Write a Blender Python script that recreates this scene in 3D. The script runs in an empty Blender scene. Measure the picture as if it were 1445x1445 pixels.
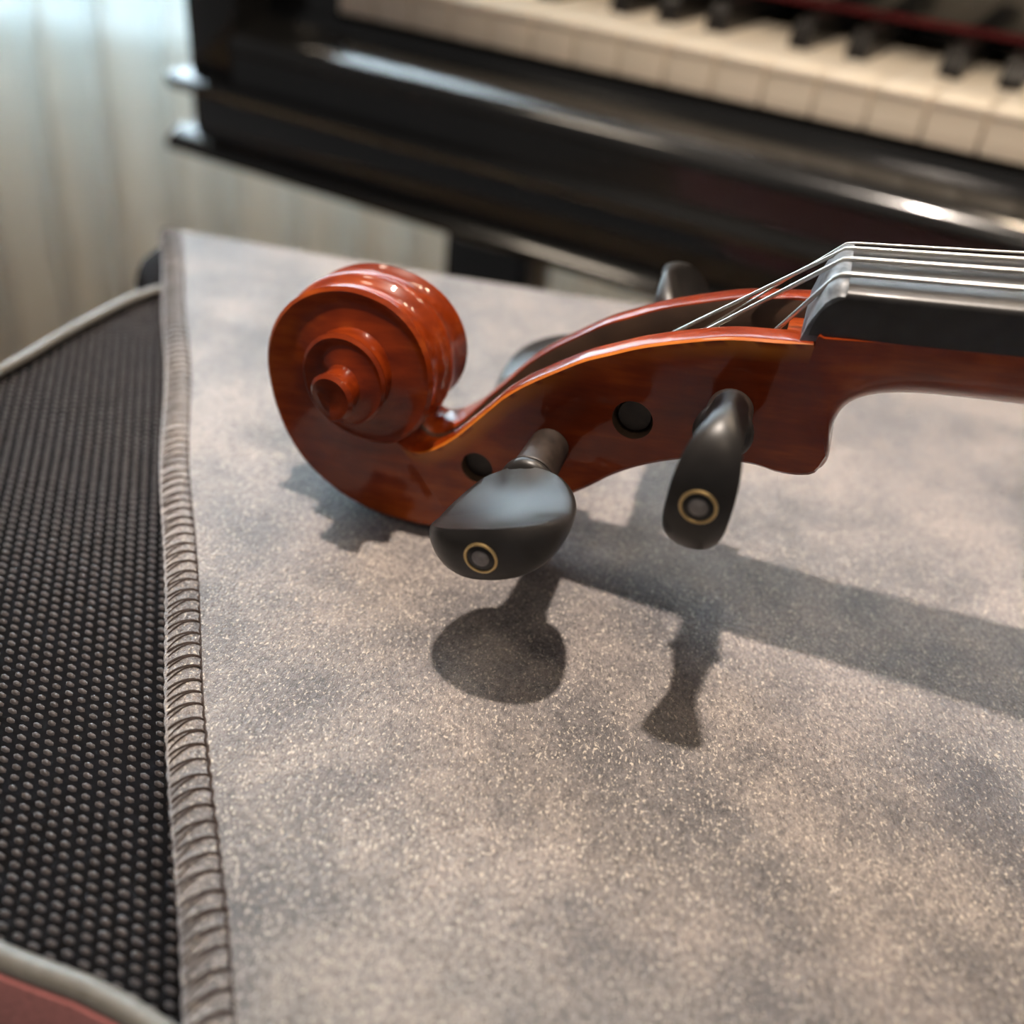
import bpy, bmesh, math, random
import numpy as np
from mathutils import Matrix, Vector

random.seed(7)
MM = 0.001
Z0 = 820.0                      # height of the lens above the floor, mm
sc = bpy.context.scene
col = sc.collection

# ------------------------------------------------------------------ camera
cam_d = bpy.data.cameras.new('camera')
cam = bpy.data.objects.new('camera', cam_d); col.objects.link(cam)
cam_d.sensor_width = 36.0
cam_d.lens = 1400.0 / 1445.0 * 36.0
cam_d.clip_start = 0.01; cam_d.clip_end = 50
R_ = Vector((0.99273378, 0.06913322, 0.09848977)); U_ = Vector((-0.12033137, 0.57034907, 0.81254064)); F_ = Vector((0, 0.81848796, -0.57452369))
M = Matrix.Identity(4)
for i in range(3):
    M[i][0] = R_[i]; M[i][1] = U_[i]; M[i][2] = -F_[i]
M[2][3] = Z0 * MM
cam.matrix_world = M
cam_d.dof.use_dof = True
cam_d.dof.focus_distance = 0.170
cam_d.dof.aperture_fstop = 8.6
sc.camera = cam

# ------------------------------------------------------------------ light
sc.view_settings.view_transform = 'Standard'
sc.view_settings.look = 'None'
sc.view_settings.exposure = 0.5
sc.view_settings.gamma = 1.0
sc.view_settings.use_curve_mapping = False

world = bpy.data.worlds.new('world'); sc.world = world
world.use_nodes = True
bg = world.node_tree.nodes['Background']
bg.inputs[0].default_value = (0.95, 0.93, 0.92, 1)
bg.inputs[1].default_value = 0.085

def mm(x, y, z): return Vector((x * MM, y * MM, (z + Z0) * MM))

def lamp(name, kind, loc, energy, color, size, target=None, size_y=None):
    d = bpy.data.lights.new(name, kind); d.energy = energy; d.color = color
    if kind == 'AREA':
        d.shape = 'RECTANGLE' if size_y else 'DISK'; d.size = size
        if size_y: d.size_y = size_y
    else:
        d.shadow_soft_size = size
    o = bpy.data.objects.new(name, d); col.objects.link(o); o.location = loc
    if target is not None:
        o.rotation_euler = (target - loc).to_track_quat('-Z', 'Y').to_euler()
    return o

# ceiling lamp right above the table, further ceiling spots, unseen fills added, daylight behind the curtain
key = lamp('ceiling_lamp', 'SPOT', mm(-105, 205, 1280), 104, (1.0, 0.86, 0.74), 0.024, mm(40, 258, -125))
key.data.spot_size = math.radians(21.5); key.data.spot_blend = 1.0
for i, (x, y, z) in enumerate(((520, 620, 1350), (760, 420, 1350), (600, 820, 1350), (900, 600, 1350), (330, 760, 1350))):
    lamp('ceiling_spot_or_fill', 'POINT', mm(x, y, z), 6.6, (1.0, 0.79, 0.57), 0.03)
lamp('ceiling_spot_or_fill', 'POINT', mm(150, -650, 1350), 5, (1.0, 0.80, 0.6), 0.10)  # unseen fill added on the camera side for key fronts and cheeks
lamp('ceiling_spot_or_fill', 'POINT', mm(-650, 560, 1350), 9, (1.0, 0.84, 0.66), 0.14)  # unseen fill added at the left to brighten the curtain
tr = lamp('piano_fill', 'SPOT', mm(-150, -700, 1000), 34, (1.0, 0.84, 0.66), 0.05, mm(190, 560, -60))  # unseen narrow fill added behind the camera to brighten the key fronts
tr.data.spot_size = math.radians(19); tr.data.spot_blend = .7
# low part of the window looks onto the street, the high part onto the sky
lamp('window_daylight', 'AREA', mm(-350, 1560, -135), 4.5, (0.34, 0.76, 1.0), 1.8, mm(-350, 0, -135), .27)
lamp('window_sky', 'AREA', mm(-350, 1560, 780), 150, (0.70, 0.85, 1.0), 1.8, mm(-350, 0, 780), 1.5)

# ------------------------------------------------------------------ materials
def new_mat(name):
    m = bpy.data.materials.new(name); m.use_nodes = True
    nt = m.node_tree; b = nt.nodes['Principled BSDF']
    return m, nt, b
def N(nt, t, **kw):
    n = nt.nodes.new(t)
    for k, v in kw.items(): setattr(n, k, v)
    return n
def ramp(nt, fac, stops):
    r = N(nt, 'ShaderNodeValToRGB')
    el = r.color_ramp.elements
    while len(el) < len(stops): el.new(0.5)
    for e, (p, c) in zip(el, stops):
        e.position = p; e.color = (*c, 1)
    nt.links.new(fac, r.inputs[0]); return r.outputs[0]
def noise(nt, scale, detail=3, rough=.5, vec=None, mapscale=None):
    tc = N(nt, 'ShaderNodeTexCoord')
    src = vec or tc.outputs['Object']
    if mapscale:
        mp = N(nt, 'ShaderNodeMapping'); mp.inputs['Scale'].default_value = mapscale
        nt.links.new(src, mp.inputs['Vector']); src = mp.outputs[0]
    n = N(nt, 'ShaderNodeTexNoise'); n.inputs['Scale'].default_value = scale
    n.inputs['Detail'].default_value = detail; n.inputs['Roughness'].default_value = rough
    nt.links.new(src, n.inputs['Vector']); return n.outputs[0]
def bump(nt, b, h, strength, dist):
    n = N(nt, 'ShaderNodeBump'); n.inputs['Strength'].default_value = strength; n.inputs['Distance'].default_value = dist
    nt.links.new(h, n.inputs['Height']); nt.links.new(n.outputs[0], b.inputs['Normal']); return n
def simple(name, color, rough=.5, metal=0., coat=0., spec=.5, var=0.12, scale=60., bmp=0., sheen=0.):
    m, nt, b = new_mat(name)
    c0 = tuple(max(0, c * (1 - var)) for c in color); c1 = tuple(min(1, c * (1 + var)) for c in color)
    nz = noise(nt, scale)
    nt.links.new(ramp(nt, nz, ((.3, c0), (.7, c1))), b.inputs['Base Color'])
    b.inputs['Roughness'].default_value = rough; b.inputs['Metallic'].default_value = metal
    b.inputs['Coat Weight'].default_value = coat; b.inputs['Coat Roughness'].default_value = .06
    b.inputs['Specular IOR Level'].default_value = spec; b.inputs['Sheen Weight'].default_value = sheen
    if bmp: bump(nt, b, nz, bmp, .0005)
    return m

def varnish(name, dark, mid, light, rough=.34, edge_col=None):
    m, nt, b = new_mat(name)
    big = noise(nt, 38, 3, .55)
    grain = noise(nt, 260, 4, .6, mapscale=(.25, 1.6, 1.6))
    mx = N(nt, 'ShaderNodeMath', operation='MULTIPLY_ADD'); mx.inputs[1].default_value = .35; 
    nt.links.new(grain, mx.inputs[0]); 
    sb = N(nt, 'ShaderNodeMath', operation='MULTIPLY'); sb.inputs[1].default_value = .65
    nt.links.new(big, sb.inputs[0]); nt.links.new(sb.outputs[0], mx.inputs[2])
    body = ramp(nt, mx.outputs[0], ((.34, dark), (.5, mid), (.68, light)))
    if edge_col:      # more orange towards the upper edge of the cheeks
        at = N(nt, 'ShaderNodeAttribute'); at.attribute_name = 'edge_tint'
        mw = N(nt, 'ShaderNodeMixRGB'); mw.inputs[2].default_value = (*edge_col, 1)
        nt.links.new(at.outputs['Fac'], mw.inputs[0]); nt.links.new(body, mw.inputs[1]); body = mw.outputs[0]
    nt.links.new(body, b.inputs['Base Color'])
    b.inputs['Roughness'].default_value = rough; b.inputs['Specular IOR Level'].default_value = .12
    b.inputs['Coat Weight'].default_value = .8; b.inputs['Coat Roughness'].default_value = .035; b.inputs['Coat IOR'].default_value = 1.42
    cb = N(nt, 'ShaderNodeBump'); cb.inputs['Strength'].default_value = .25; cb.inputs['Distance'].default_value = .0003
    nt.links.new(noise(nt, 300, 2), cb.inputs['Height']); nt.links.new(cb.outputs[0], b.inputs['Coat Normal'])
    return m

M_var = varnish('red_brown_varnish', (.095, .010, .0015), (.20, .025, .0025), (.40, .072, .006), edge_col=(.52, .16, .014))
M_edge = varnish('orange_varnish', (.34, .075, .008), (.45, .12, .013), (.52, .17, .022))  # lighter orange for the narrow strip along the cheek's upper edge
M_raw = simple('bare_maple', (.62, .42, .24), .7, var=.2, scale=300)
M_ebony = simple('ebony', (.018, .016, .015), .36, coat=.15, var=.4, scale=200)
M_peg = simple('polished_ebony', (.017, .015, .014), .36, coat=.0, spec=.42, var=.3, scale=150)
M_bore = simple('dark_peg_bore', (.10, .06, .035), .7, var=.2, scale=300)
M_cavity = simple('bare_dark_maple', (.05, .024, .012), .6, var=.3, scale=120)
M_pegshaft = simple('worn_ebony', (.024, .016, .012), .5, var=.4, scale=400, bmp=.2)
M_nut = simple('dusty_ebony', (.14, .155, .175), .42, var=.5, scale=500, bmp=.3)
M_fb = simple('fingerboard_ebony', (.022, .02, .019), .38, coat=.1, var=.3, scale=300)
M_string = simple('wound_steel', (.72, .69, .64), .3, metal=1., var=.08, scale=4000)
M_gold = simple('brass_ring', (.62, .44, .2), .35, metal=.9, var=.1)
M_pearl = simple('pearl_eye', (.22, .20, .19), .35, var=.2, scale=900)
M_black = simple('black_polish', (.012, .012, .012), .16, coat=.6, var=.2, scale=20)
M_ivory = simple('ivory_key', (.88, .79, .66), .35, var=.04, scale=20)
M_blackkey = simple('black_key', (.014, .012, .011), .3, var=.2)
M_felt = simple('red_felt', (.12, .008, .01), .9, var=.3, scale=400)
M_thread = simple('dark_thread', (.035, .022, .018), .7, var=.4, scale=2500)
M_pipe = simple('satin_piping', (.17, .16, .14), .38, var=.15, scale=500, sheen=.3)
M_pink = simple('dusty_pink_fabric', (.50, .17, .16), .85, var=.18, scale=1500, bmp=.4, sheen=.3)
M_webbing = simple('black_webbing', (.006, .006, .007), .8, spec=.15, var=.3, scale=800, bmp=.3)
M_meshbase = simple('mesh_backing', (.005, .005, .006), .9, spec=.08, var=.3, scale=900)
M_meshknot = simple('mesh_yarn', (.05, .042, .042), .5, var=.4, scale=700, sheen=.3)
M_wall = simple('wall_paint', (.62, .52, .40), .85, var=.05, scale=8)
M_floor = simple('floor_boards', (.28, .17, .09), .4, var=.25, scale=9)
M_frame = simple('white_window_frame', (.8, .82, .84), .4, var=.03)
M_wood = simple('dark_bench_wood', (.06, .035, .022), .4, var=.3, scale=40)
M_spruce = varnish('amber_varnish', (.3, .08, .015), (.42, .13, .025), (.5, .19, .04))

# grey velvet cloth: nap patches, fine pile, glints painted in as pale specks
M_cloth, nt, b = new_mat('grey_velvet')
tc = N(nt, 'ShaderNodeTexCoord')
patch = noise(nt, 17, 5, .62)
patch2 = noise(nt, 46, 4, .6)
ad = N(nt, 'ShaderNodeMath', operation='MULTIPLY_ADD'); ad.inputs[1].default_value = .45
nt.links.new(patch2, ad.inputs[0])
pm = N(nt, 'ShaderNodeMath', operation='MULTIPLY'); pm.inputs[1].default_value = .55
nt.links.new(patch, pm.inputs[0]); nt.links.new(pm.outputs[0], ad.inputs[2])
basec = ramp(nt, ad.outputs[0], ((.38, (.075, .07, .074)), (.47, (.15, .136, .134)), (.58, (.27, .235, .216))))
pile = noise(nt, 1300, 3, .7, mapscale=(1.3, .8, .2))
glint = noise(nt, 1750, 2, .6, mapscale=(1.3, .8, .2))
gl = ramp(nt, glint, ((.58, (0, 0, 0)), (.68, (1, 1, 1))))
pc = ramp(nt, pile, ((.32, (.38, .38, .4)), (.68, (1.55, 1.53, 1.5))))
mul = N(nt, 'ShaderNodeMixRGB', blend_type='MULTIPLY'); mul.inputs[0].default_value = 1
nt.links.new(basec, mul.inputs[1]); nt.links.new(pc, mul.inputs[2])
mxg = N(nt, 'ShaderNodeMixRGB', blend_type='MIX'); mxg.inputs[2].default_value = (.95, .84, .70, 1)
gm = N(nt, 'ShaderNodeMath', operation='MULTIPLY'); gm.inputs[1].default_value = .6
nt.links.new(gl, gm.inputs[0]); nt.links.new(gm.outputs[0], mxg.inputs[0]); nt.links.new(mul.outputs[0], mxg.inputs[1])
nt.links.new(mxg.outputs[0], b.inputs['Base Color'])
b.inputs['Roughness'].default_value = .42
b.inputs['Specular IOR Level'].default_value = .85
b.inputs['Sheen Weight'].default_value = .6; b.inputs['Sheen Roughness'].default_value = .4
b.inputs['Sheen Tint'].default_value = (.85, .9, 1, 1)
bump(nt, b, pile, .9, .0008)

# sheer curtain
M_curtain = bpy.data.materials.new('sheer_voile'); M_curtain.use_nodes = True
nt = M_curtain.node_tree
for n in list(nt.nodes): nt.nodes.remove(n)
out = N(nt, 'ShaderNodeOutputMaterial'); dif = N(nt, 'ShaderNodeBsdfDiffuse'); trl = N(nt, 'ShaderNodeBsdfTranslucent'); trp = N(nt, 'ShaderNodeBsdfTransparent')
wv = noise(nt, 1500, 2)
cc = ramp(nt, wv, ((.3, (.84, .80, .72)), (.7, (.90, .86, .79))))
nt.links.new(cc, dif.inputs[0]); nt.links.new(cc, trl.inputs[0])
m1 = N(nt, 'ShaderNodeMixShader'); m1.inputs[0].default_value = .24
nt.links.new(dif.outputs[0], m1.inputs[1]); nt.links.new(trl.outputs[0], m1.inputs[2])
m2 = N(nt, 'ShaderNodeMixShader'); m2.inputs[0].default_value = .2
nt.links.new(m1.outputs[0], m2.inputs[1]); nt.links.new(trp.outputs[0], m2.inputs[2]); nt.links.new(m2.outputs[0], out.inputs[0])

M_glass, nt, b = new_mat('window_glass')
b.inputs['Base Color'].default_value = (.9, .97, 1, 1); b.inputs['Roughness'].default_value = .05
b.inputs['Transmission Weight'].default_value = 1; b.inputs['IOR'].default_value = 1.02

# ------------------------------------------------------------------ helpers
def link(o, parent=None):
    col.objects.link(o)
    if parent is not None: o.parent = parent
    return o
def from_bm(name, bm, mats, parent=None, smooth=35, origin=(0, 0, 0)):
    me = bpy.data.meshes.new(name)
    if origin != (0, 0, 0):
        bmesh.ops.translate(bm, vec=[-c for c in origin], verts=bm.verts)
    bmesh.ops.scale(bm, vec=(MM, MM, MM), verts=bm.verts)
    bm.to_mesh(me); bm.free()
    for m in (mats if isinstance(mats, (list, tuple)) else [mats]): me.materials.append(m)
    if smooth:
        for p in me.polygons: p.use_smooth = True
        me.set_sharp_from_angle(angle=math.radians(smooth))
    return link(bpy.data.objects.new(name, me), parent)
def tag(o, label, cat, group=None, kind=None):
    o['label'] = label; o['category'] = cat
    if group: o['group'] = group
    if kind: o['kind'] = kind
    return o
def empty(name, loc, rot=None):
    o = bpy.data.objects.new(name, None); o.empty_display_size = .02; col.objects.link(o)
    if rot is not None: o.matrix_world = Matrix.Translation(loc) @ rot.to_4x4()
    else: o.location = loc
    return o
def box(bm, x0, x1, y0, y1, z0, z1, bev=0.):
    r = bmesh.ops.create_cube(bm, size=1)
    vs = r['verts']
    for v in vs:
        v.co = Vector(((x0 + x1) / 2 + v.co.x * (x1 - x0), (y0 + y1) / 2 + v.co.y * (y1 - y0), (z0 + z1) / 2 + v.co.z * (z1 - z0)))
    if bev:
        es = list({e for v in vs for e in v.link_edges})
        bmesh.ops.bevel(bm, geom=es, offset=bev, segments=2, affect='EDGES', profile=.5)
def sm(a, b, x):
    t = max(0., min(1., (x - a) / (b - a))); return t * t * (3 - 2 * t)
def spline(pts, n):
    """centripetal-ish Catmull-Rom through pts, resampled to n equally spaced points"""
    P = np.array(pts, float); P = np.vstack([2 * P[0] - P[1], P, 2 * P[-1] - P[-2]])
    o = []
    for i in range(1, len(P) - 2):
        a, b_, c, d = P[i - 1:i + 3]
        for t in np.linspace(0, 1, 16, endpoint=False):
            o.append(.5 * ((2 * b_) + (c - a) * t + (2 * a - 5 * b_ + 4 * c - d) * t ** 2 + (3 * b_ - a - 3 * c + d) * t ** 3))
    o.append(P[-2]); o = np.array(o)
    s = np.r_[0, np.cumsum(np.linalg.norm(np.diff(o[:, :2], axis=0), axis=1))]
    q = np.linspace(0, s[-1], n)
    return np.stack([np.interp(q, s, o[:, k]) for k in range(o.shape[1])], 1)
def tube(bm, pts, rad, seg=8, closed=False, cap=True):
    pts = [Vector(p) for p in pts]; n = len(pts)
    rr = rad if isinstance(rad, (list, tuple)) else [rad] * n
    rings = []; ref = None
    for i, p in enumerate(pts):
        a = pts[(i - 1) % n] if (closed or i > 0) else p
        c = pts[(i + 1) % n] if (closed or i < n - 1) else p
        t = (c - a).normalized()
        if ref is None:
            ref = Vector((0, 0, 1)) if abs(t.z) < .9 else Vector((1, 0, 0))
        ref = (ref - t * ref.dot(t)).normalized(); bi = t.cross(ref)
        rings.append([bm.verts.new(p + (ref * math.cos(2 * math.pi * k / seg) + bi * math.sin(2 * math.pi * k / seg)) * rr[i]) for k in range(seg)])
    for i in range(n if closed else n - 1):
        A = rings[i]; B = rings[(i + 1) % n]
        for k in range(seg):
            bm.faces.new((A[k], A[(k + 1) % seg], B[(k + 1) % seg], B[k]))
    if cap and not closed:
        bm.faces.new(rings[0][::-1]); bm.faces.new(rings[-1])
def loft(bm, rings, cap=True, close=True):
    R = [[bm.verts.new(Vector(p)) for p in r] for r in rings]
    m = len(R[0])
    for A, B in zip(R, R[1:]):
        for k in range(m if close else m - 1):
            bm.faces.new((A[k], A[(k + 1) % m], B[(k + 1) % m], B[k]))
    if cap:
        bm.faces.new(R[0][::-1]); bm.faces.new(R[-1])
    bmesh.ops.recalc_face_normals(bm, faces=bm.faces)

# ------------------------------------------------------------------ room
bm = bmesh.new(); box(bm, -1900, 2200, -1500, 1600, -Z0 - 40, -Z0)
fl = from_bm('floor', bm, M_floor, smooth=0); fl.location.z = Z0 * MM; tag(fl, 'brown floor under the piano and bench', 'floor', kind='structure')
WY0, WY1 = 1440, 1520
SILL = -285
bm = bmesh.new()
box(bm, -1900, 2200, WY0, WY1, -Z0, SILL)
box(bm, -1900, -1250, WY0, WY1, SILL, 1560)
box(bm, 560, 2200, WY0, WY1, SILL, 1560)
box(bm, -1900, 2200, WY0, WY1, 1560, 1800)
w = from_bm('wall_back', bm, M_wall, smooth=0); w.location.z = Z0 * MM; tag(w, 'beige wall below the window behind the curtain', 'wall', kind='structure')
wr = empty('window_1', mm(-345, 1480, SILL)); tag(wr, 'bright window behind the sheer curtain', 'window', kind='structure')
def wpart(name, bm, m):
    return from_bm(name, bm, m, wr, smooth=0)
H = 1560 - SILL
for x0, x1, z0, z1 in ((-905, -845, 0, H), (845, 905, 0, H), (-845, 845, 0, 50), (-845, 845, H - 60, H), (-30, 30, 50, H - 60)):
    bm = bmesh.new(); box(bm, x0, x1, -35, 35, z0, z1, 3); wpart('window_frame', bm, M_frame)
bm = bmesh.new(); box(bm, -930, 930, -75, -20, -24, 4, 3); wpart('window_sill', bm, M_frame)
for x0, x1 in ((-845, -30), (30, 845)):
    bm = bmesh.new(); box(bm, x0, x1, -4, 4, 50, H - 60); wpart('window_pane', bm, M_glass)

# curtain: pleated sheet with thickness
bm = bmesh.new()
NX, NZ = 520, 10
g = []
for i in range(NX + 1):
    x = -1150 + 2050 * i / NX
    colv = []
    for j in range(NZ + 1):
        z = -Z0 + 12 + (1650 + Z0) * j / NZ
        a = x * 2 * math.pi / 78 + 1.3 * math.sin(x / 170.) + .5 * math.sin(z / 420. + x / 90.)
        y = 1310 + 21 * math.sin(a) + 8 * math.sin(a * .47 + 1.1) + 6 * math.sin(a * 2.1 + z / 600.)
        colv.append(bm.verts.new((x + 9 * math.sin(a * 2), y, z)))
    g.append(colv)
for i in range(NX):
    for j in range(NZ):
        bm.faces.new((g[i][j], g[i + 1][j], g[i + 1][j + 1], g[i][j + 1]))
cr = empty('sheer_curtain', mm(-125, 1310, -Z0))
tag(cr, 'off-white sheer pleated curtain hanging in front of the window', 'curtain')
from_bm('curtain_panel', bm, M_curtain, cr, smooth=180, origin=(-125, 1310, -Z0))
bm = bmesh.new(); tube(bm, [(-1200, 1310, 1660), (950, 1310, 1660)], 12, 12)
from_bm('curtain_rod', bm, M_frame, cr, origin=(-125, 1310, -Z0))

# ------------------------------------------------------------------ piano
K0 = (-81.58, 556.06, -98.5)
PB = -Z0   # floor
prz = math.atan2(-.441, .8975)
piano = empty('piano', mm(K0[0], K0[1], PB)); piano.rotation_euler = (0, 0, prz)
tag(piano, 'black polished piano with ivory keys behind the violin', 'piano')
ZK = K0[2] - PB   # local height of the key bottoms above the floor
def pp(name, m, boxes, bev=1.2, parent=None):
    bm = bmesh.new()
    for bx in boxes:
        x0, x1, y0, y1, z0, z1 = bx
        box(bm, x0, x1, y0, y1, z0 + ZK, z1 + ZK, bev)
    return from_bm(name, bm, m, parent or piano, smooth=40)
def profile(name, m, prof, x0, x1, parent=None, seg=None):
    """prof: (y, z) polygon swept along x"""
    bm = bmesh.new()
    loft(bm, [[(x, y, z + ZK) for y, z in prof] for x in (x0, x1)])
    return from_bm(name, bm, m, parent or piano, smooth=40)
XL, XR = -129, 1260
# keyslip in front of the keys, then the stepped key bed below it
profile('key_slip', M_black, [(0, -1), (-2.5, -1), (-4, -6.5), (-12, -8.5), (-26, -11), (-33, -14), (-36, -17.5), (-36.5, -20), (-34, -22), (-34, -40), (0, -40)], -92, 1222)
profile('key_bed_molding', M_black, [(0, -38), (-38, -38), (-42, -39.5), (-43, -42), (-41, -46), (-36, -48), (0, -48)], XL - 5, XR + 5)
pp('key_bed', M_black, [(XL + 4, XR - 4, -33, 330, -73, -46)])
profile('bottom_rail', M_black, [(330, -70), (-33, -70), (-38, -73), (-42, -76), (-42, -80), (-41, -81), (330, -81)], XL - 10, XR + 10)
pp('cheek', M_black, [(XL, -92, -30, 330, -39, 70)], 3)
pp('cheek', M_black, [(1222, XR, -30, 330, -39, 70)], 3)
pp('key_block', M_black, [(-92, -48.5, 2, 150, -30, 14)], 2)
pp('key_block', M_black, [(1176, 1222, 2, 150, -30, 14)], 2)
pp('fall_board', M_black, [(-92, 1222, 96, 166, 36, 130)], 3)
pp('red_felt_strip', M_felt, [(-48, 1176, 97, 103, 33.5, 36.5)], .5)
pp('upper_case', M_black, [(XL, XR, 168, 330, 70, 420)], 3)
pp('key_light_block', M_black, [(-92, 1222, 148.5, 160, -40, 60)], 1)  # added to block window light from the gap behind the keys
pp('key_frame', M_wood, [(-48, 1176, 4, 150, -36, -4)], 1)
# legs
def leg(x0, x1):
    bm = bmesh.new()
    for (a, b_, y0, y1, z0, z1) in ((x0, x1, 4, 44, -ZK + 20, -80), (x0 - 8, x1 + 8, -4, 52, -ZK, -ZK + 22)):
        box(bm, a, b_, y0, y1, z0 + ZK, z1 + ZK, 2)
    # small bracket under the bed
    pts = [(x0 + 1, -81), (x0 - 14, -81), (x0 - 9, -86), (x0 - 3, -92), (x0 + 1, -104)]
    loft(bm, [[(px, y, pz + ZK) for px, pz in pts] for y in (8, 40)])
    return from_bm('leg', bm, M_black, piano, smooth=40)
leg(26, 76); leg(1070, 1120)
pp('back_panel', M_black, [(420, 1200, 250, 330, -ZK + 30, -78)], 2)
# keys
bm = bmesh.new()
box(bm, .45, 23.05, .0, 148, 2, 20, .9)
box(bm, .45, 23.05, -1.6, 50, 17.2, 20.4, .8)
wk = from_bm('white_key', bm, M_ivory, piano, smooth=40); wk.location = (-47 * MM, 0, (ZK - 0) * MM)
wk.location.z = ZK * MM
for i in range(1, 52):
    k = wk.copy(); col.objects.link(k); k.parent = piano; k.location.x = (-47 + 23.5 * i) * MM
bm = bmesh.new()
ring = []
for y, z, hw in ((50, 14, 5.4), (50.5, 21, 5.3), (52.5, 29, 4.9), (56, 32.0, 4.5), (60, 32.6, 4.4), (145, 32.0, 4.4), (147, 14, 5.4)):
    ring.append([(-hw, y, z), (hw, y, z)])
R0 = [[bm.verts.new(Vector(p)) for p in r] for r in ring]
for A, B in zip(R0, R0[1:]): bm.faces.new((A[0], A[1], B[1], B[0]))
bm.faces.new([r[0] for r in R0][::-1]); bm.faces.new([r[1] for r in R0]); bm.faces.new((R0[0][0], R0[-1][0], R0[-1][1], R0[0][1]))
bmesh.ops.recalc_face_normals(bm, faces=bm.faces)
bmesh.ops.bevel(bm, geom=list(bm.edges), offset=.7, segments=2, affect='EDGES')
first = None
for j in range(-1, 50):
    if j % 7 in (1, 2, 4, 5, 6):
        x = 23.5 * j + {1: -2, 2: 2, 4: -2.5, 5: 0, 6: 2.5}[j % 7]
        if first is None:
            first = from_bm('black_key', bm, M_blackkey, piano, smooth=40); k = first
        else:
            k = first.copy(); col.objects.link(k); k.parent = piano
        k.location = (x * MM, 0, ZK * MM)

# ------------------------------------------------------------------ bench and case under the cloth
ZC = -125.0                    # cloth surface
case_out = [(-59.3, 68.6), (-95, 79), (-135, 104), (-152, 142), (-148, 184), (-135, 219.5), (-127.6, 249.5), (-117, 278), (-98, 291), (-60, 293), (40, 284), (150, 266), (320, 242), (430, 190), (475, 150), (480, 60), (440, -30), (330, -60), (150, -40), (50, 15), (2, 44), (-36.5, 61.8), (-48, 66)]
def closed_spline(pts, n):
    P = list(pts); k = len(P)
    Q = spline(P[-3:] + P + P[:3], (n * (k + 6)) // k)
    # cut one full turn between the first and its repeat
    d0 = np.linalg.norm(Q - np.array(P[0]), axis=1)
    h = len(Q) // 2
    a = int(np.argmin(d0[:h])); b_ = h + int(np.argmin(d0[h:]))
    return Q[a:b_]
oc = closed_spline(case_out, 220)
ctr = np.array([200., 120.])
def off(p, i, d):
    a = oc[(i - 1) % len(oc)]; c = oc[(i + 1) % len(oc)]
    t = c - a; t = t / np.linalg.norm(t)
    nrm = np.array([t[1], -t[0]])
    if nrm @ (p - ctr) < 0: nrm = -nrm
    return p + nrm * d
def rimz(p):     # rim height: the near side is a little higher
    return -130.5 + 1.0 * sm(120, 60, p[1]) * sm(20, -40, p[0])
bench_top = -205
case = empty('padded_case', mm(200, 120, bench_top)); CO = (200, 120, bench_top)
tag(case, 'dusty pink padded case with black mesh top and grey piping under the cloth', 'case')
bm = bmesh.new()
prof = [(-1.0, 1.2), (2.2, .0), (5.0, -8), (6.5, -25), (6.0, -50), (2, -68), (-8, -76)]
rings = []
for d, dz in prof:
    rings.append([(*off(p, i, d), max(bench_top, rimz(p) + dz) if dz > -70 else bench_top + .01) for i, p in enumerate(oc)])
loft(bm, rings, cap=False)
bm.faces.new([bm.verts.new(Vector(v)) for v in rings[-1]])
bmesh.ops.remove_doubles(bm, verts=bm.verts, dist=.001)
from_bm('outer_shell', bm, M_pink, case, origin=CO)
bm = bmesh.new()
tube(bm, [(p[0], p[1], rimz(p) + .6) for p in oc], [1.4 + .35 * sm(200, 80, p[1]) for p in oc], 12, closed=True)
from_bm('piping', bm, M_pipe, case, origin=CO)
# mesh top: backing sheet and raised knots
def meshz(x, y):
    d = min(np.hypot(oc[:, 0] - x, oc[:, 1] - y))
    return -131.8 - 1.6 * sm(0, 40, d) + 2.0 * sm(110, 60, y) * sm(20, -40, x) * sm(16, 0, d)
bm = bmesh.new()
outer = [bm.verts.new((p[0], p[1], rimz(p) - 1.2)) for p in oc]
prev = outer
for fr in (.99, .98, .97, .96, .95, .94, .92, .9, .87, .84, .8, .75, .7, .6, .5, .2):
    cur = []
    for p in oc:
        q = ctr + (p - ctr) * fr
        cur.append(bm.verts.new((q[0], q[1], meshz(*q) - .5)))
    for i in range(len(oc)):
        j = (i + 1) % len(oc); bm.faces.new((prev[i], prev[j], cur[j], cur[i]))
    prev = cur
bm.faces.new(prev)
bmesh.ops.recalc_face_normals(bm, faces=bm.faces)
if sum(f.normal.z for f in bm.faces) < 0: bmesh.ops.reverse_faces(bm, faces=bm.faces)
from_bm('mesh_backing', bm, M_meshbase, case, smooth=60, origin=CO)

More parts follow.
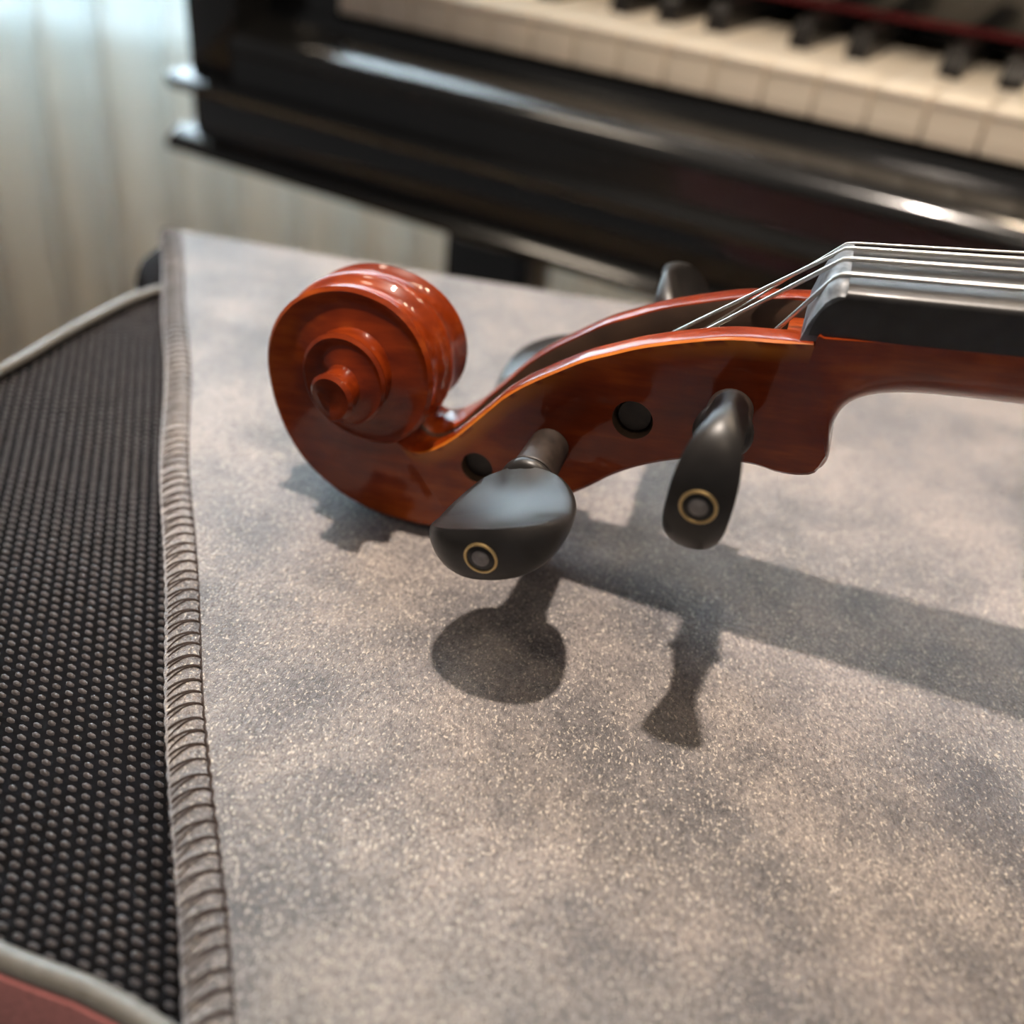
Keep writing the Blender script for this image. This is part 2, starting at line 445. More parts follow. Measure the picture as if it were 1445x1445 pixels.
CA = np.array([-127.7, 315.4]); CB = np.array([-33.6, 60.9])     # cloth's left edge
led = (CB - CA) / np.linalg.norm(CB - CA); lnr = np.array([-led[1], led[0]])   # lnr: to the right
if lnr[0] < 0: lnr = -lnr
def inside(x, y):
    c = False; n = len(oc)
    for i in range(n):
        x1, y1 = oc[i]; x2, y2 = oc[i - 1]
        if (y1 > y) != (y2 > y) and x < (x2 - x1) * (y - y1) / (y2 - y1) + x1: c = not c
    return c
ma = math.radians(-24); e1 = np.array([math.cos(ma), math.sin(ma)]); e2 = np.array([-e1[1], e1[0]])
kv, kf = [], []
PX, PY = 3.0, 1.6
for j in range(-40, 260):
    for i in range(-90, 60):
        q = np.array([-90., 60.]) + e1 * (PX * (i + .5 * (j % 2))) + e2 * (PY * j)
        dl = (q - CA) @ lnr
        if dl > 9 or dl < -95: continue
        if not inside(*q): continue
        if np.min(np.hypot(oc[:, 0] - q[0], oc[:, 1] - q[1])) < 1.3: continue
        z = meshz(*q) - .45
        b0 = len(kv); w1, w2, hh = .95 + random.uniform(-.1, .1), .52, .6
        rj = random.uniform(-.08, .08)
        for (rr, zz) in ((1, 0), (.72, .6), ):
            for a in range(6):
                t = a * math.pi / 3 + rj
                o = e1 * (w1 * rr * math.cos(t)) + e2 * (w2 * rr * math.sin(t))
                kv.append((q[0] + o[0], q[1] + o[1], z + hh * zz))
        kv.append((q[0], q[1], z + hh))
        for a in range(6):
            c = (a + 1) % 6
            kf.append((b0 + a, b0 + c, b0 + 6 + c, b0 + 6 + a)); kf.append((b0 + 6 + a, b0 + 6 + c, b0 + 12))
me = bpy.data.meshes.new('mesh_knots')
me.from_pydata([((x - CO[0]) * MM, (y - CO[1]) * MM, (z - CO[2]) * MM) for x, y, z in kv], [], kf)
me.materials.append(M_meshknot)
for p in me.polygons: p.use_smooth = True
mk = link(bpy.data.objects.new('mesh_knots', me), case); mk['kind'] = 'stuff'
# carrying handle: dark padded loop at the far end
bm = bmesh.new()
hp = spline([(-106, 270, -152), (-115, 285, -142), (-123.5, 299, -136.5), (-122.5, 314, -136), (-106, 316, -138.5), (-80, 308, -140), (-70, 294, -150)], 28)
tube(bm, [tuple(p) for p in hp], [5 + 2.2 * math.sin(math.pi * i / 27) for i in range(28)], 12)
from_bm('carrying_handle', bm, M_webbing, case, origin=CO)

bench = empty('piano_bench', mm(200, 120, -Z0)); BO = (200, 120, -Z0)
tag(bench, 'dark wooden bench carrying the pink case', 'bench')
bm = bmesh.new(); box(bm, -105, 450, -10, 235, bench_top - 32, bench_top, 4); from_bm('bench_top', bm, M_wood, bench, origin=BO)
for x in (-90, 400):
    for y in (5, 195):
        bm = bmesh.new(); box(bm, x, x + 26, y, y + 26, -Z0, bench_top - 31, 2); from_bm('leg', bm, M_wood, bench, origin=BO)

# ------------------------------------------------------------------ cloth
cloth = empty('velvet_cloth', mm(200, 120, ZC - 2)); LO = (200, 120, ZC - 2)
tag(cloth, 'grey velvet cloth with overlocked hem spread under the violin scroll', 'cloth')
LL = 420.                                     # length of the left edge
def left(s): return CA + led * s + lnr * (.7 * math.sin(s / 37.) + .4 * math.sin(s / 13.))
far_pts = spline([(-127.7, 315.4), (-89.5, 311), (-14, 302.5), (16, 299.6), (54, 297), (150, 283), (320, 258), (540, 175)], 200)
def cz(x, y):
    z = ZC + .5 * math.sin(x / 31. + y / 47.) + .35 * math.sin(y / 23. - x / 60.)
    z *= 1
    return z
def settle(x, y):                             # keep it flat where the violin rests
    d = math.hypot(x + 24, y - 179); k = sm(18, 65, d)
    return (ZC - .85) * (1 - k) + cz(x, y) * k
HEM = 6.3
bm = bmesh.new()
NS, NT = 150, 130
rows = []
for i in range(NS + 1):
    s = LL * i / NS
    p0 = left(s) + lnr * HEM
    e = np.array([540., 175.]) + np.array([60., -300.]) * (i / NS)
    row = []
    for j in range(NT + 1):
        t = (j / NT) ** 1.5
        pf = np.array([np.interp(t, np.linspace(0, 1, 200), far_pts[:, 0]), np.interp(t, np.linspace(0, 1, 200), far_pts[:, 1])])
        q = pf + (p0 - left(0)) * (1 - t) + (e - far_pts[-1]) * t
        row.append((q[0], q[1], settle(*q)))
    rows.append(row)
V = [[bm.verts.new(Vector(p)) for p in r] for r in rows]
Vb = [[bm.verts.new(Vector((p[0], p[1], p[2] - 1.6))) for p in r] for r in rows]
for i in range(NS):
    for j in range(NT):
        bm.faces.new((V[i][j], V[i][j + 1], V[i + 1][j + 1], V[i + 1][j]))
        bm.faces.new((Vb[i][j], Vb[i + 1][j], Vb[i + 1][j + 1], Vb[i][j + 1]))
for i in range(NS):
    for j in (0, NT): bm.faces.new((V[i][j], V[i + 1][j], Vb[i + 1][j], Vb[i][j]))
for j in range(NT):
    for i in (0, NS): bm.faces.new((V[i][j], V[i][j + 1], Vb[i][j + 1], Vb[i][j]))
bmesh.ops.recalc_face_normals(bm, faces=bm.faces)
from_bm('cloth_sheet', bm, M_cloth, cloth, smooth=60, origin=LO)
# hem: puffed between the stitches
bm = bmesh.new()
NH = 700; ST = 2.95
def hemz(s, t):                               # t 0 left edge .. 1 seam
    ph = abs(math.sin(math.pi * (s + 2.0 * (1 - t) ** 1.6) / ST))
    arch = math.sqrt(max(0., 1 - (1.75 * (t - .46)) ** 2)) if abs(t - .46) < .57 else 0
    return ZC - 1.6 + 2.2 * arch + .22 * ph ** .6 * arch
rings = []
for i in range(NH + 1):
    s = LL * i / NH
    r = []
    for t in (0, .03, .1, .2, .32, .45, .58, .7, .82, .92, 1.0):
        q = left(s) + lnr * (HEM * t + .12 * math.sin(s * 1.7))
        r.append((q[0], q[1], hemz(s, t)))
    q0, q1 = left(s), left(s) + lnr * HEM
    r += [(q1[0], q1[1], ZC - 2.2), (q0[0], q0[1], ZC - 2.2)]
    rings.append(r)
loft(bm, rings)
from_bm('hem', bm, M_cloth, cloth, smooth=60, origin=LO)
# seam chain thread
bm = bmesh.new()
pts = []
for i in range(560):
    s = LL * i / 559; q = left(s) + lnr * (HEM * .985 + .16 * math.sin(s * 2 * math.pi / ST)); pts.append((q[0], q[1], hemz(s, .985) + .62))
tube(bm, pts, .26, 5)
from_bm('seam_thread', bm, M_thread, cloth, origin=LO)
# one overlock stitch: two strands from the seam round to the raw edge
def stitch_mesh(var):
    bm = bmesh.new()
    for (ds, r, tz) in ((1.8 + .3 * var, .22, 0.), (3.6 + var, .155, .0)):
        pts = []
        for k in range(9):
            t = 1 - k / 8.
            s = ds * (1 - t) ** 1.7
            h = hemz(-2.0 * (1 - t) ** 1.6 + .5 * ST, t) - ZC + .06 if t > .04 else -1.2
            pts.append((s, -HEM * (1 - t) - (.15 if t < .04 else 0), h))
        tube(bm, pts, r, 5)
    me_o = from_bm('stitch', bm, M_thread, cloth)
    return me_o
protos = [stitch_mesh(v) for v in (-.5, 0., .5)]
ang = math.atan2(led[1], led[0])
ns = int(LL / ST) - 1
for i in range(ns):
    o = protos[i] if i < 3 else protos[random.randrange(3)].copy()
    if i >= 3: col.objects.link(o); o.parent = cloth
    s = ST * i + random.uniform(-.25, .25); q = left(s) + lnr * HEM
    o.location = ((q[0] - LO[0]) * MM, (q[1] - LO[1]) * MM, (ZC - LO[2]) * MM)
    # local x along the edge, local -y towards the raw edge
    o.rotation_euler = (0, 0, ang)

# ------------------------------------------------------------------ violin
OV = Vector((50.152, 159.495, -53.933))
AX = Vector((.95765662, -.25204096, .1391731)); AY = Vector((-.25451791, -.96706806, 0)); AZ = Vector((-.13458986, .03542205, .99026807))
# violin axes: x along the strings to the body, y across towards the camera, z out of the fingerboard. (x, -y, z) is right-handed
RV = Matrix(((AX.x, -AY.x, AZ.x), (AX.y, -AY.y, AZ.y), (AX.z, -AY.z, AZ.z)))
VB = (-86.0, 0.0, -60.3)
base = OV + AX * VB[0] + AY * VB[1] + AZ * VB[2]
violin = empty('violin', mm(*base), RV)
tag(violin, 'varnished red-brown violin with carved scroll and black pegs on the cloth', 'violin')
def vpart(name, bm, mats, parent=None, smooth=35):
    """mesh given in violin mm (y towards the camera) -> local frame"""
    bmesh.ops.scale(bm, vec=(1, -1, 1), verts=bm.verts)
    bmesh.ops.reverse_faces(bm, faces=bm.faces)
    return from_bm(name, bm, mats, parent or violin, smooth, origin=(VB[0], -VB[1], VB[2]))

BACK = [(0.6, -30.5, 12.6), (-0.9, -33.7, 12.6), (-3.7, -34.6, 12.5), (-7.0, -34.6, 12.4), (-11.4, -33.8, 12.2), (-17.7, -33.9, 12), (-24.5, -35.0, 11.8), (-31.3, -37.5, 11.5), (-36.9, -40.6, 11.2), (-43.4, -45.3, 10.9), (-57.4, -53.9, 10.3), (-66.0, -58.0, 9.8), (-71.0, -59.4, 9.5)]
TOP = [(-4.0, -10.0, 12.6), (-9.6, -10.1, 12.4), (-17.5, -10.5, 12.1), (-25.6, -12.1, 11.8), (-32.2, -13.8, 11.6), (-37.4, -15.7, 11.4), (-42.1, -17.5, 11.2), (-47.0, -20.1, 11), (-53.2, -23.7, 10.7), (-57.5, -26.8, 10.5), (-60.0, -29.1, 10.4), (-65.5, -34.4, 10.2), (-69.3, -37.8, 10.1), (-73.4, -40.6, 10), (-76.4, -41.9, 10), (-79.0, -41.7, 10.1), (-80.95, -40.06, 10.15)]
EK = [(-.08, 38.3, 9.5), (-0.052, 36.8, 9.1), (-0.035, 35.5, 8.9), (-0.001, 33.78, 8.6), (0.031, 32.03, 8.4), (0.062, 30.25, 8.2), (0.088, 28.8, 8.1), (0.119, 26.7, 8.0), (0.16, 24.1, 7.9), (0.203, 22.06, 7.8), (0.253, 20.53, 7.7), (0.297, 19.4, 7.6), (0.345, 18.28, 7.5), (0.393, 17.25, 7.4), (0.44, 16.46, 7.4), (0.492, 15.95, 7.4), (0.541, 15.8, 7.6), (0.598, 16.1, 8.0), (0.642, 16.35, 8.5), (0.7, 16.54, 9.2), (0.749, 16.6, 9.8), (0.805, 16.7, 10.3), (0.85, 16.75, 10.6), (0.92, 16.5, 10.9), (0.97, 15.2, 11.2), (1.1, 12.3, 11.8), (1.25, 10.1, 12.3), (1.4, 9.4, 13.0), (1.5, 9.3, 13.6), (1.6, 9.3, 14.3), (1.711, 9.0, 15.1), (1.823, 8.5, 15.9), (1.93, 7.9, 16.7), (2.05, 6.6, 17.9), (2.2, 5.2, 19.2), (2.35, 4.7, 20), (2.5, 4.6, 20.6), (2.75, 4.7, 21.3), (3.0, 4.8, 21.6)]
ek = np.array(EK)
def hermite(x, xs, ys):
    i = int(np.clip(np.searchsorted(xs, x) - 1, 0, len(xs) - 2))
    def slope(k):
        if k <= 0: return (ys[1] - ys[0]) / (xs[1] - xs[0])
        if k >= len(xs) - 1: return (ys[-1] - ys[-2]) / (xs[-1] - xs[-2])
        a = (ys[k] - ys[k - 1]) / (xs[k] - xs[k - 1]); c = (ys[k + 1] - ys[k]) / (xs[k + 1] - xs[k])
        return 0. if a * c <= 0 else 2 * a * c / (a + c)
    h = xs[i + 1] - xs[i]; t = (x - xs[i]) / h
    return ys[i] * (2 * t ** 3 - 3 * t ** 2 + 1) + slope(i) * h * (t ** 3 - 2 * t ** 2 + t) + ys[i + 1] * (-2 * t ** 3 + 3 * t ** 2) + slope(i + 1) * h * (t ** 3 - t ** 2)
def EC(k):
    d = sm(1.0, 2.1, k); return np.array([-88.9 + .5 * d, -25.6 - .7 * d])
def EP(k, dr=0.):
    r = hermite(k, ek[:, 0], ek[:, 1]) + dr; a = math.radians(-90 - 360 * k)
    return EC(k) + r * np.array([math.cos(a), math.sin(a)])
def EW(k): return hermite(k, ek[:, 0], ek[:, 2])
k0 = -.08
NP = 70; DK = 1 / 56.
ob = spline(BACK, NP + 1); it = spline(TOP, NP + 1)
ks = np.arange(k0, 2.0001, DK)
CH = .75
# stations: O point (2d), w, I point(2d), wI, k (None for the pegbox)
st = []
for i in range(NP): st.append((ob[i, :2], ob[i, 2], it[i, :2], it[i, 2], None, i / NP))
for k in ks:
    bl = sm(k0, k0 + .22, k)
    yb = (EW(k + 1) - CH) * (1 - bl) + min(EW(k) + 1.2, EW(k + 1) - CH - .2) * bl
    st.append((EP(k), EW(k), EP(k + 1, -.45 * bl), yb, k, 1.))
bm = bmesh.new()
tint_l = bm.verts.layers.float.new('edge_tint')
def P3(p, y): return bm.verts.new((p[0], y, p[1]))
NC = 20
def side_ring(S):
    O, w, I, wI, k, u = S
    d = I - O; L = np.linalg.norm(d); d = d / L
    fl_ = 0. if k is None else 1.25 * sm(k0, .3, k) * min(1., L / 16.)
    ch = CH * min(1., L / 6.)
    top = .4 * (1 - sm(.86, 1., u)) * sm(-.02, .07, u) if k is None else 0.
    a = O + d * ch; b_ = I - d * top
    r = [P3(O, w - ch)]
    for m in range(NC + 1):
        s = m / NC
        y = w * (1 - s) + wI * s - fl_ * 4 * s * (1 - s) * (1.25 - .5 * s)
        if k is None: y += .25 * math.sin(math.pi * s) * sm(0, .25, u)
        if k is not None and s > .75:
            y = y + 0.0
        v_ = P3(a * (1 - s) + b_ * s, y)
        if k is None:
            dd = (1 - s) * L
            v_[tint_l] = sm(4.2, .2, dd) * (.55 + .45 * math.sin(u * 9 + 1)) * (1 - .5 * sm(.0, .12, .12 - u))
        r.append(v_)
    return r
SR = [side_ring(S) for S in st]
def skin(rings, mat=0):
    for A, B in zip(rings, rings[1:]):
        for m in range(len(A) - 1):
            try:
                f = bm.faces.new((A[m], A[m + 1], B[m + 1], B[m])); f.material_index = mat
            except ValueError: pass
skin(SR)
# walls of the inner turns
WR = []
for S in st[NP:]:
    O, w, I, yb, k, u = S
    wt = EW(k + 1); bl = sm(k0, k0 + .22, k)
    r = []
    topy = wt - CH
    E1 = EP(k + 1)
    for s in (0, .12, .3, .6, 1):
        # concave foot, then nearly straight
        f = s ** 1.4
        p = I * (1 - f) + E1 * f + (EC(k) - E1) / max(np.linalg.norm(EC(k) - E1), 1e-6) * .25 * math.sin(math.pi * s) * bl
        r.append(P3(p, yb + (topy - yb) * s))
    WR.append(r)
skin(WR)
# outer surface (back, crown and front of the first turn)
OR = []
NB = 10
for S in st:
    O, w, I, wI, k, u = S
    if k is not None and k > .945: break
    d = (I - O); d = d / np.linalg.norm(d)
    if k is not None:
        t = EP(k + .01) - EP(k - .01) if k > k0 + .01 else EP(k + .01) - EP(k); t = t / np.linalg.norm(t)
        dn = np.array([-t[1], t[0]]); d = dn if dn @ d > 0 else -dn
    fd = 1.35 if k is not None else 1.0
    ch = CH * min(1., np.linalg.norm(I - O) / 6.)
    r = []
    for m in range(NB + 1):
        q = m / NB                     # 0 near edge .. 1 centre
        dep = fd * math.sin(math.pi * min(1, q / .92)) ** 1.1 if q < .92 else 0
        bulge = -.5 * q
        r.append(P3(O + d * (dep + bulge), (w - ch) * (1 - q)))
    OR.append(r)
skin(OR)
# rim, cavity wall and floor of the pegbox
RR, CR, ER = [], [], []
for i in range(NP + 1):
    S = st[i]; O, w, I, wI, k, u = S
    u = i / NP
    d = I - O; d = d / np.linalg.norm(d); top = .4 * (1 - sm(.86, 1., u)) * sm(-.02, .07, u)
    th = 5.3; close = sm(.80, .97, u)
    wi = max(.6, (wI - th) * (1 - close) + .6 * close)
    ff = .74 * (1 - sm(.70, .94, u))
    ER.append([P3(I - d * top, wI), P3(I, wI - top * 1.2)])
    rim = []
    for s in (0, .15, .35, .6, .85, .95, 1):
        y = (wI - top * 1.2) * (1 - s) + wi * s
        rim.append(P3(I + d * (.28 * math.sin(math.pi * s) - .25 * (s > .97)) - d * 1.2 * close * s, y))
    RR.append(rim)
    base_p = I - d * (.25 + 1.2 * close)
    c = []
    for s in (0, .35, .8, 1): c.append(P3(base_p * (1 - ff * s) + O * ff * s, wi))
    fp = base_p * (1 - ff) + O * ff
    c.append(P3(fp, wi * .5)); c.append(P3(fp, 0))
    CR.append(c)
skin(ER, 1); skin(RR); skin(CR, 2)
# eye: closing cap over the last turn
cc_ = bm.verts.new((EC(3)[0], 20.9, EC(3)[1]))
kk = np.arange(2.0, 3.0001, DK)
def inset(k):
    p = EP(k); d = EC(k) - p; d = d / np.linalg.norm(d)
    return P3(p, EW(k) - CH), P3(p + d * CH * .9, EW(k)), P3(p + d * 2.3, EW(k) - .15)
cap = [inset(k) for k in kk]
skin([list(c) for c in cap])
for A, B in zip(cap, cap[1:]): bm.faces.new((A[2], B[2], cc_))
# weld, mirror
bmesh.ops.remove_doubles(bm, verts=bm.verts, dist=.02)
geo = bmesh.ops.duplicate(bm, geom=bm.verts[:] + bm.edges[:] + bm.faces[:])['geom']
mv = [g_ for g_ in geo if isinstance(g_, bmesh.types.BMVert)]; mf = [g_ for g_ in geo if isinstance(g_, bmesh.types.BMFace)]
for v in mv: v.co.y *= -1
bmesh.ops.reverse_faces(bm, faces=mf)
bmesh.ops.remove_doubles(bm, verts=bm.verts, dist=.02)
bmesh.ops.dissolve_degenerate(bm, dist=.005, edges=bm.edges)
bmesh.ops.holes_fill(bm, edges=[e for e in bm.edges if e.is_boundary], sides=0)
bmesh.ops.recalc_face_normals(bm, faces=bm.faces)
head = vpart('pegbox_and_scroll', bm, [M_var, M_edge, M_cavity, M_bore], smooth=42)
# bored peg-end holes
HOLES = [(-33.0, -27.9, 3.75), (-63.9, -43.2, 3.3)]
bm = bmesh.new()
for x, z, r in HOLES:
    tube(bm, [(x, 5.4, z), (x, 16, z)], r, 40)
for f in bm.faces: f.material_index = 3
bmesh.ops.recalc_face_normals(bm, faces=bm.faces)
cut = vpart('peg_hole_cutter', bm, [M_var, M_edge, M_cavity, M_bore])
mod = head.modifiers.new('holes', 'BOOLEAN'); mod.object = cut; mod.operation = 'DIFFERENCE'; mod.solver = 'EXACT'
bpy.context.view_layer.update()
dg = bpy.context.evaluated_depsgraph_get()
nm = bpy.data.meshes.new_from_object(head.evaluated_get(dg))
old = len(head.data.polygons)
head.modifiers.clear()
if len(nm.polygons) > old * .8:
    head.data = nm
    nm.set_sharp_from_angle(angle=math.radians(42))
else:
    print('BOOLEAN FAILED', old, len(nm.polygons))
bpy.data.objects.remove(cut, do_unlink=True)

# neck
bm = bmesh.new()
rings = []
for xt, xb, D, p, hw in ((-9, -8, 24.0, 8, 12.2), (-6.5, -4.0, 25.2, 8, 12.45), (-4.8, -1.2, 25.75, 7, 12.6), (-4.3, .1, 25.3, 7, 12.64), (-3.5, .95, 23.9, 6.5, 12.66), (-2.4, 1.1, 21.7, 6, 12.6), (-1.0, .8, 19.4, 5.4, 12.5), (1, 1.1, 16.8, 4.5, 12.35), (3, 2.2, 14.5, 3.6, 12.2), (5.5, 4.6, 12.9, 3, 12.1), (9, 9, 12.3, 2.3, 12), (16, 16, 12.1, 2, 12.2), (30, 30, 12.1, 2, 12.8), (70, 70, 12.6, 2, 14), (112, 112, 13.4, 2, 15.6), (124, 125, 17, 2.2, 16), (129, 132, 26, 2.6, 16), (132, 137, 45, 3, 16), (138, 140, 47, 3, 16)):
    ring = []
    for k in range(29):
        a = math.pi * k / 28; c, s = math.cos(a), math.sin(a)
        y = hw * abs(c) ** (2 / p) * (1 if c >= 0 else -1); f = abs(s) ** (2 / p)
        zt_ = -8.9 if xt > -4 else -13.5
        ring.append((xt + (xb - xt) * f, y, zt_ - (D + 8.9 + zt_) * f))
    rings.append(ring)
# refine with splines along the length
cols = list(zip(*rings)); ref = []
for c in cols:
    ref.append(spline([tuple(q) for q in c], 90))
# equal station mapping: resample by ring index instead of arclength
def dense(rings, sub=5):
    A = np.array(rings); out_ = []
    for i in range(len(A) - 1):
        p0 = A[max(i - 1, 0)]; p1 = A[i]; p2 = A[i + 1]; p3 = A[min(i + 2, len(A) - 1)]
        for t in np.linspace(0, 1, sub, endpoint=False):
            out_.append(.5 * (2 * p1 + (p2 - p0) * t + (2 * p0 - 5 * p1 + 4 * p2 - p3) * t * t + (3 * p1 - p0 - 3 * p2 + p3) * t ** 3))
    out_.append(A[-1]); return [[tuple(v) for v in r] for r in out_]
loft(bm, dense(rings))
vpart('neck', bm, M_var, smooth=45)

# fingerboard
def fb_half(x): return 11.75 + .033 * max(0, x)
def fbz(y): return .05 - y * y / 84.
bm = bmesh.new(); rings = []
side = ((-8.9, -5.0), (-7.6, -4.7), (-6.2, -4.2), (-5.0, -3.6), (-4.0, -2.8), (-3.3, -1.9), (-2.7, -.9))
for n_, x in enumerate([0, .01] + list(np.linspace(4, 268, 38))):
    h = fb_half(x); lead = n_ == 0
    topr = []
    for k in range(17):
        y = (h - .5) * (1 - 2 * k / 16); topr.append((x, y, fbz(y)))
    L_ = [(x + (dx if lead else 0), h, z) for z, dx in side] + [(x, h, fbz(h) - .7), (x, h - .15, fbz(h) - .25)]
    R2 = [(a, -y, z) for a, y, z in L_][::-1]
    rings.append(L_ + topr + R2)
loft(bm, rings)
vpart('fingerboard', bm, M_fb, smooth=40)

# nut
bm = bmesh.new(); rings = []
for k in range(33):
    y = 11.68 * (1 - 2 * k / 32)
    ay = abs(y)
    t = fbz(ay) + .75 - 1.3 * sm(9.6, 11.68, ay)
    ring = [(-.02, y, -9.6), (-.02, y, t - .15), (-.35, y, t), (-1.3, y, t - .05), (-2.2, y, t - .5), (-3.1, y, t - 1.3)]
    z1 = t - 1.3
    for f, dx in ((.2, -3.9), (.4, -4.7), (.6, -5.3), (.8, -5.8), (1., -6.3)): ring.append((dx, y, z1 + (-10.1 - z1) * f))
    rings.append(ring)
loft(bm, rings)
vpart('nut', bm, M_nut, smooth=45)

# pegs ------------------------------------------------------------
def make_peg(px, pz, sgn, collar, tail, roll):
    """peg through the cheeks at (px, pz); sgn +1 towards the camera side"""
    def T(a, u, v):   # a along the axis out of the pegbox, u across the head, v head thickness
        cu, su = math.cos(roll), math.sin(roll)
        return (px + u * cu - v * su, sgn * a, pz + u * su + v * cu)
    bm = bmesh.new()
    def lathe(prof, seg=28, mat=0):
        rings = [[T(a, r * math.cos(2 * math.pi * k / seg), r * math.sin(2 * math.pi * k / seg)) for k in range(seg)] for a, r in prof]
        n0 = len(bm.faces)
        loft(bm, rings)
        bm.faces.ensure_lookup_table()
        for f in list(bm.faces)[n0:]: f.material_index = mat
    lathe([(tail, 3.0), (tail + .6, 3.25), (0, 3.5), (collar - 1.2, 4.15), (collar, 4.2)], mat=1)
    lathe([(collar - .2, 4.2), (collar + .2, 4.9), (collar + 1.2, 5.0), (collar + 2.0, 4.3), (collar + 2.6, 3.2)], mat=0)
    # head
    Ln = 23.0; HW = 11.8
    c0 = collar + 1.2
    ol = []          # outline (a, u) over angle
    NA = 64
    for k in range(NA):
        th = 2 * math.pi * k / NA        # 0 = tip
        ca, sa = math.cos(th), math.sin(th)
        a = c0 + Ln * .53 + (Ln * .47 if ca > 0 else Ln * .53) * ca * (1. if ca > 0 else 1.)
        u = HW * sa * (abs(sa) ** (-.18 if ca > 0 else -.18 + .22 * ca) if abs(sa) > 1e-3 else 1) * (1 + .06 * ca)
        tipf = max(0, ca) ** 1.1; colf = max(0, -ca) ** 2.2
        h = 1.05 + 3.8 * tipf + 2.2 * colf
        ol.append((a, u, h))
    cen = (c0 + Ln * .50, 0.)
    rings = []
    fr = [(.0, -1), (.25, -1), (.5, -1), (.7, -1), (.86, -1), (.955, -1), (1.0, -.82), (1.035, -.45), (1.045, 0), (1.035, .45), (1.0, .82), (.955, 1), (.86, 1), (.7, 1), (.5, 1), (.25, 1), (.0, 1)]
    for f, s in fr[1:-1]:
        ring = []
        for a, u, h in ol:
            A = cen[0] + (a - cen[0]) * f; Uu = u * f
            hh = 1.5 + (h - 1.5) * min(1, f / .95) ** 2.6
            # spine from the collar running into the dish
            sp = .8 * sm(5.5, 0, abs(Uu)) * sm(9, 0, A - c0) if abs(s) == 1 else 0
            ring.append(T(A, Uu, s * (hh + sp)))
        rings.append(ring)
    n0 = len(bm.faces)
    loft(bm, rings)
    o = vpart('peg', bm, [M_peg, M_pegshaft], smooth=50)
    # collar rings
    for da in (-.9, .1):
        bm = bmesh.new(); seg = 36
        tube(bm, [T(collar + da, 4.35 * math.cos(2 * math.pi * k / seg), 4.35 * math.sin(2 * math.pi * k / seg)) for k in range(seg)], .28, 6, closed=True)
        vpart('collar_ring', bm, M_pegshaft, o)
    tip = c0 + Ln + (c0 + Ln - cen[0]) * .045
    def disc(name, r0, r1, lift, m):
        bm = bmesh.new(); seg = 36
        pr = [(tip - 1.2, r1), (tip + lift - .12, r1), (tip + lift, r1 - .12), (tip + lift, r0 + .1), (tip + lift - .1, r0), (tip - 1.2, r0)] if r0 > 0 else [(tip - 1.2, r1), (tip + lift - .1, r1), (tip + lift, r1 - .15), (tip + lift + .05, .1)]
        loft(bm, [[T(a, r * math.cos(2 * math.pi * k / seg), r * math.sin(2 * math.pi * k / seg)) for k in range(seg)] for a, r in pr], cap=(r0 <= 0))
        vpart(name, bm, m, o)
    disc('eye_ring', 2.35, 2.85, .12, M_gold)
    disc('eye_bed', 0, 2.36, .0, M_peg)
    disc('eye_dot', 0, 1.45, .14, M_pearl)
    return o
make_peg(-48.7, -35.9, 1, 24.0, -13.6, math.radians(11))
make_peg(-16.0, -23.3, 1, 19.8, -14.5, math.radians(80))
make_peg(-33.0, -27.9, -1, 23, -9.8, math.radians(-72))
make_peg(-63.9, -43.2, -1, 22, -8.4, math.radians(18))

# strings ------------------------------------------------------------
def vstring(y, r, pegx, pegz, yc, rp=3.6):
    zn = fbz(y) + .75 + r * .6
    kx = 325.; yb = y * 2.05
    pts = [(kx, yb, 3.2 - yb * yb / 260.), (160, y + (yb - y) * .49, zn + .3), (20, y + (yb - y) * .06, zn + .03), (-.3, y, zn + .05), (-1.4, y, zn - .12), (-2.3, y + (yc - y) * .03, zn - .75)]
    # tangent to the peg top, then coils round the shaft
    end = Vector((pegx - 1.2, yc, pegz + rp + .2)); st_ = Vector(pts[-1])
    for f in (.25, .5, .75, 1.): pts.append(tuple(st_.lerp(end, f)))
    for k in range(1, 46):
        a = math.pi / 2 + .3 + k * 2 * math.pi / 15
        pts.append((pegx + (rp + r) * math.cos(a), yc + (2 * r + .1) * k / 15 * (1 if yc < 0 else -1), pegz + (rp + r) * math.sin(a)))
    bm = bmesh.new(); tube(bm, pts, r, 8)
    vpart('string', bm, M_string, smooth=60)
vstring(8.25, .42, -16, -23.3, 4.0)
vstring(2.75, .40, -48.7, -35.9, 2.6)
vstring(-2.75, .36, -63.9, -43.2, -2.4)
vstring(-8.25, .2, -33, -27.9, -4.0)

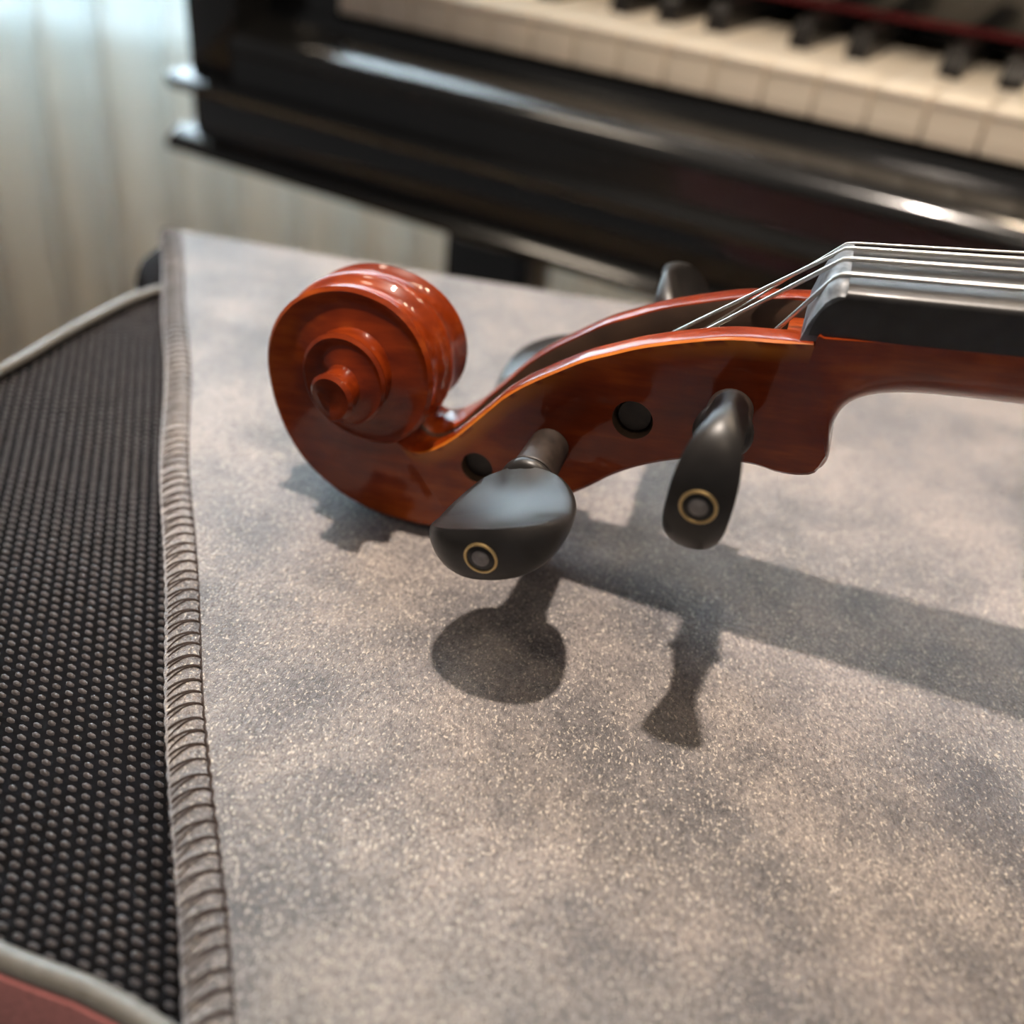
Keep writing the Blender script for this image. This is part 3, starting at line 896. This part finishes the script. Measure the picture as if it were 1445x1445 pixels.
# body (beyond the right edge of the picture) ---------------------------
BW = spline([(0, 17), (3, 44), (14, 66), (40, 80), (68, 84), (95, 79), (116, 69), (124, 68), (140, 58), (165, 54), (190, 58), (208, 72), (216, 76), (235, 92), (268, 103), (300, 99), (328, 80), (346, 48), (354, 17)], 70)
def bodyz(x): return -16.5 - .125 * x
BX = 133.
def plate(zo, sgn, over):
    bm = bmesh.new(); rings = []
    for x, h in BW:
        hh = h + over; ring = []
        for k in range(17):
            q = 1 - 2 * k / 16
            edge = max(0, 1 - abs(q) ** 2.2) * math.sin(math.pi * min(1, max(0, (x + 2) / 358))) ** .7
            ring.append((BX + x, hh * q, bodyz(x) + zo + sgn * 13 * edge))
        ring += [(BX + x, -hh, bodyz(x) + zo - sgn * 3.8), (BX + x, 0, bodyz(x) + zo - sgn * 3.8), (BX + x, hh, bodyz(x) + zo - sgn * 3.8)]
        rings.append(ring)
    loft(bm, rings); return bm
vpart('body_top', plate(0, 1, 2.5), M_spruce)
vpart('body_back', plate(-37, -1, 2.5), M_var)
bm = bmesh.new()
loft(bm, [[(BX + x, h * s, bodyz(x) + z) for s, z in ((1, -3.5), (-1, -3.5), (-1, -33.5), (1, -33.5))] for x, h in BW])
vpart('ribs', bm, M_var)
bm = bmesh.new()
rings = []
for x, t in ((322, 0), (328, 0)):
    rings.append([(x + (1.2 if x > 325 else -1.2) * f, y, z) for y, z, f in ((-20, -31, 0), (-12, -31, 0), (-8, -24, 0), (8, -24, 0), (12, -31, 0), (20, -31, 0), (19, -10, 0), (20, -.6, -1), (10, 2.2, -1), (0, 2.8, -1), (-10, 2.2, -1), (-20, -.6, -1), (-19, -10, 0))])
loft(bm, rings); vpart('bridge', bm, M_raw)
bm = bmesh.new()
loft(bm, [[(x, h * q, z + 3 * (1 - q * q)) for q in (-1, -.5, 0, .5, 1)] + [(x, h, z - 4), (x, -h, z - 4)] for x, h, z in ((372, 21, -21), (382, 23, -20), (420, 18, -24), (470, 11, -33), (480, 9, -36))])
vpart('tailpiece', bm, M_ebony)
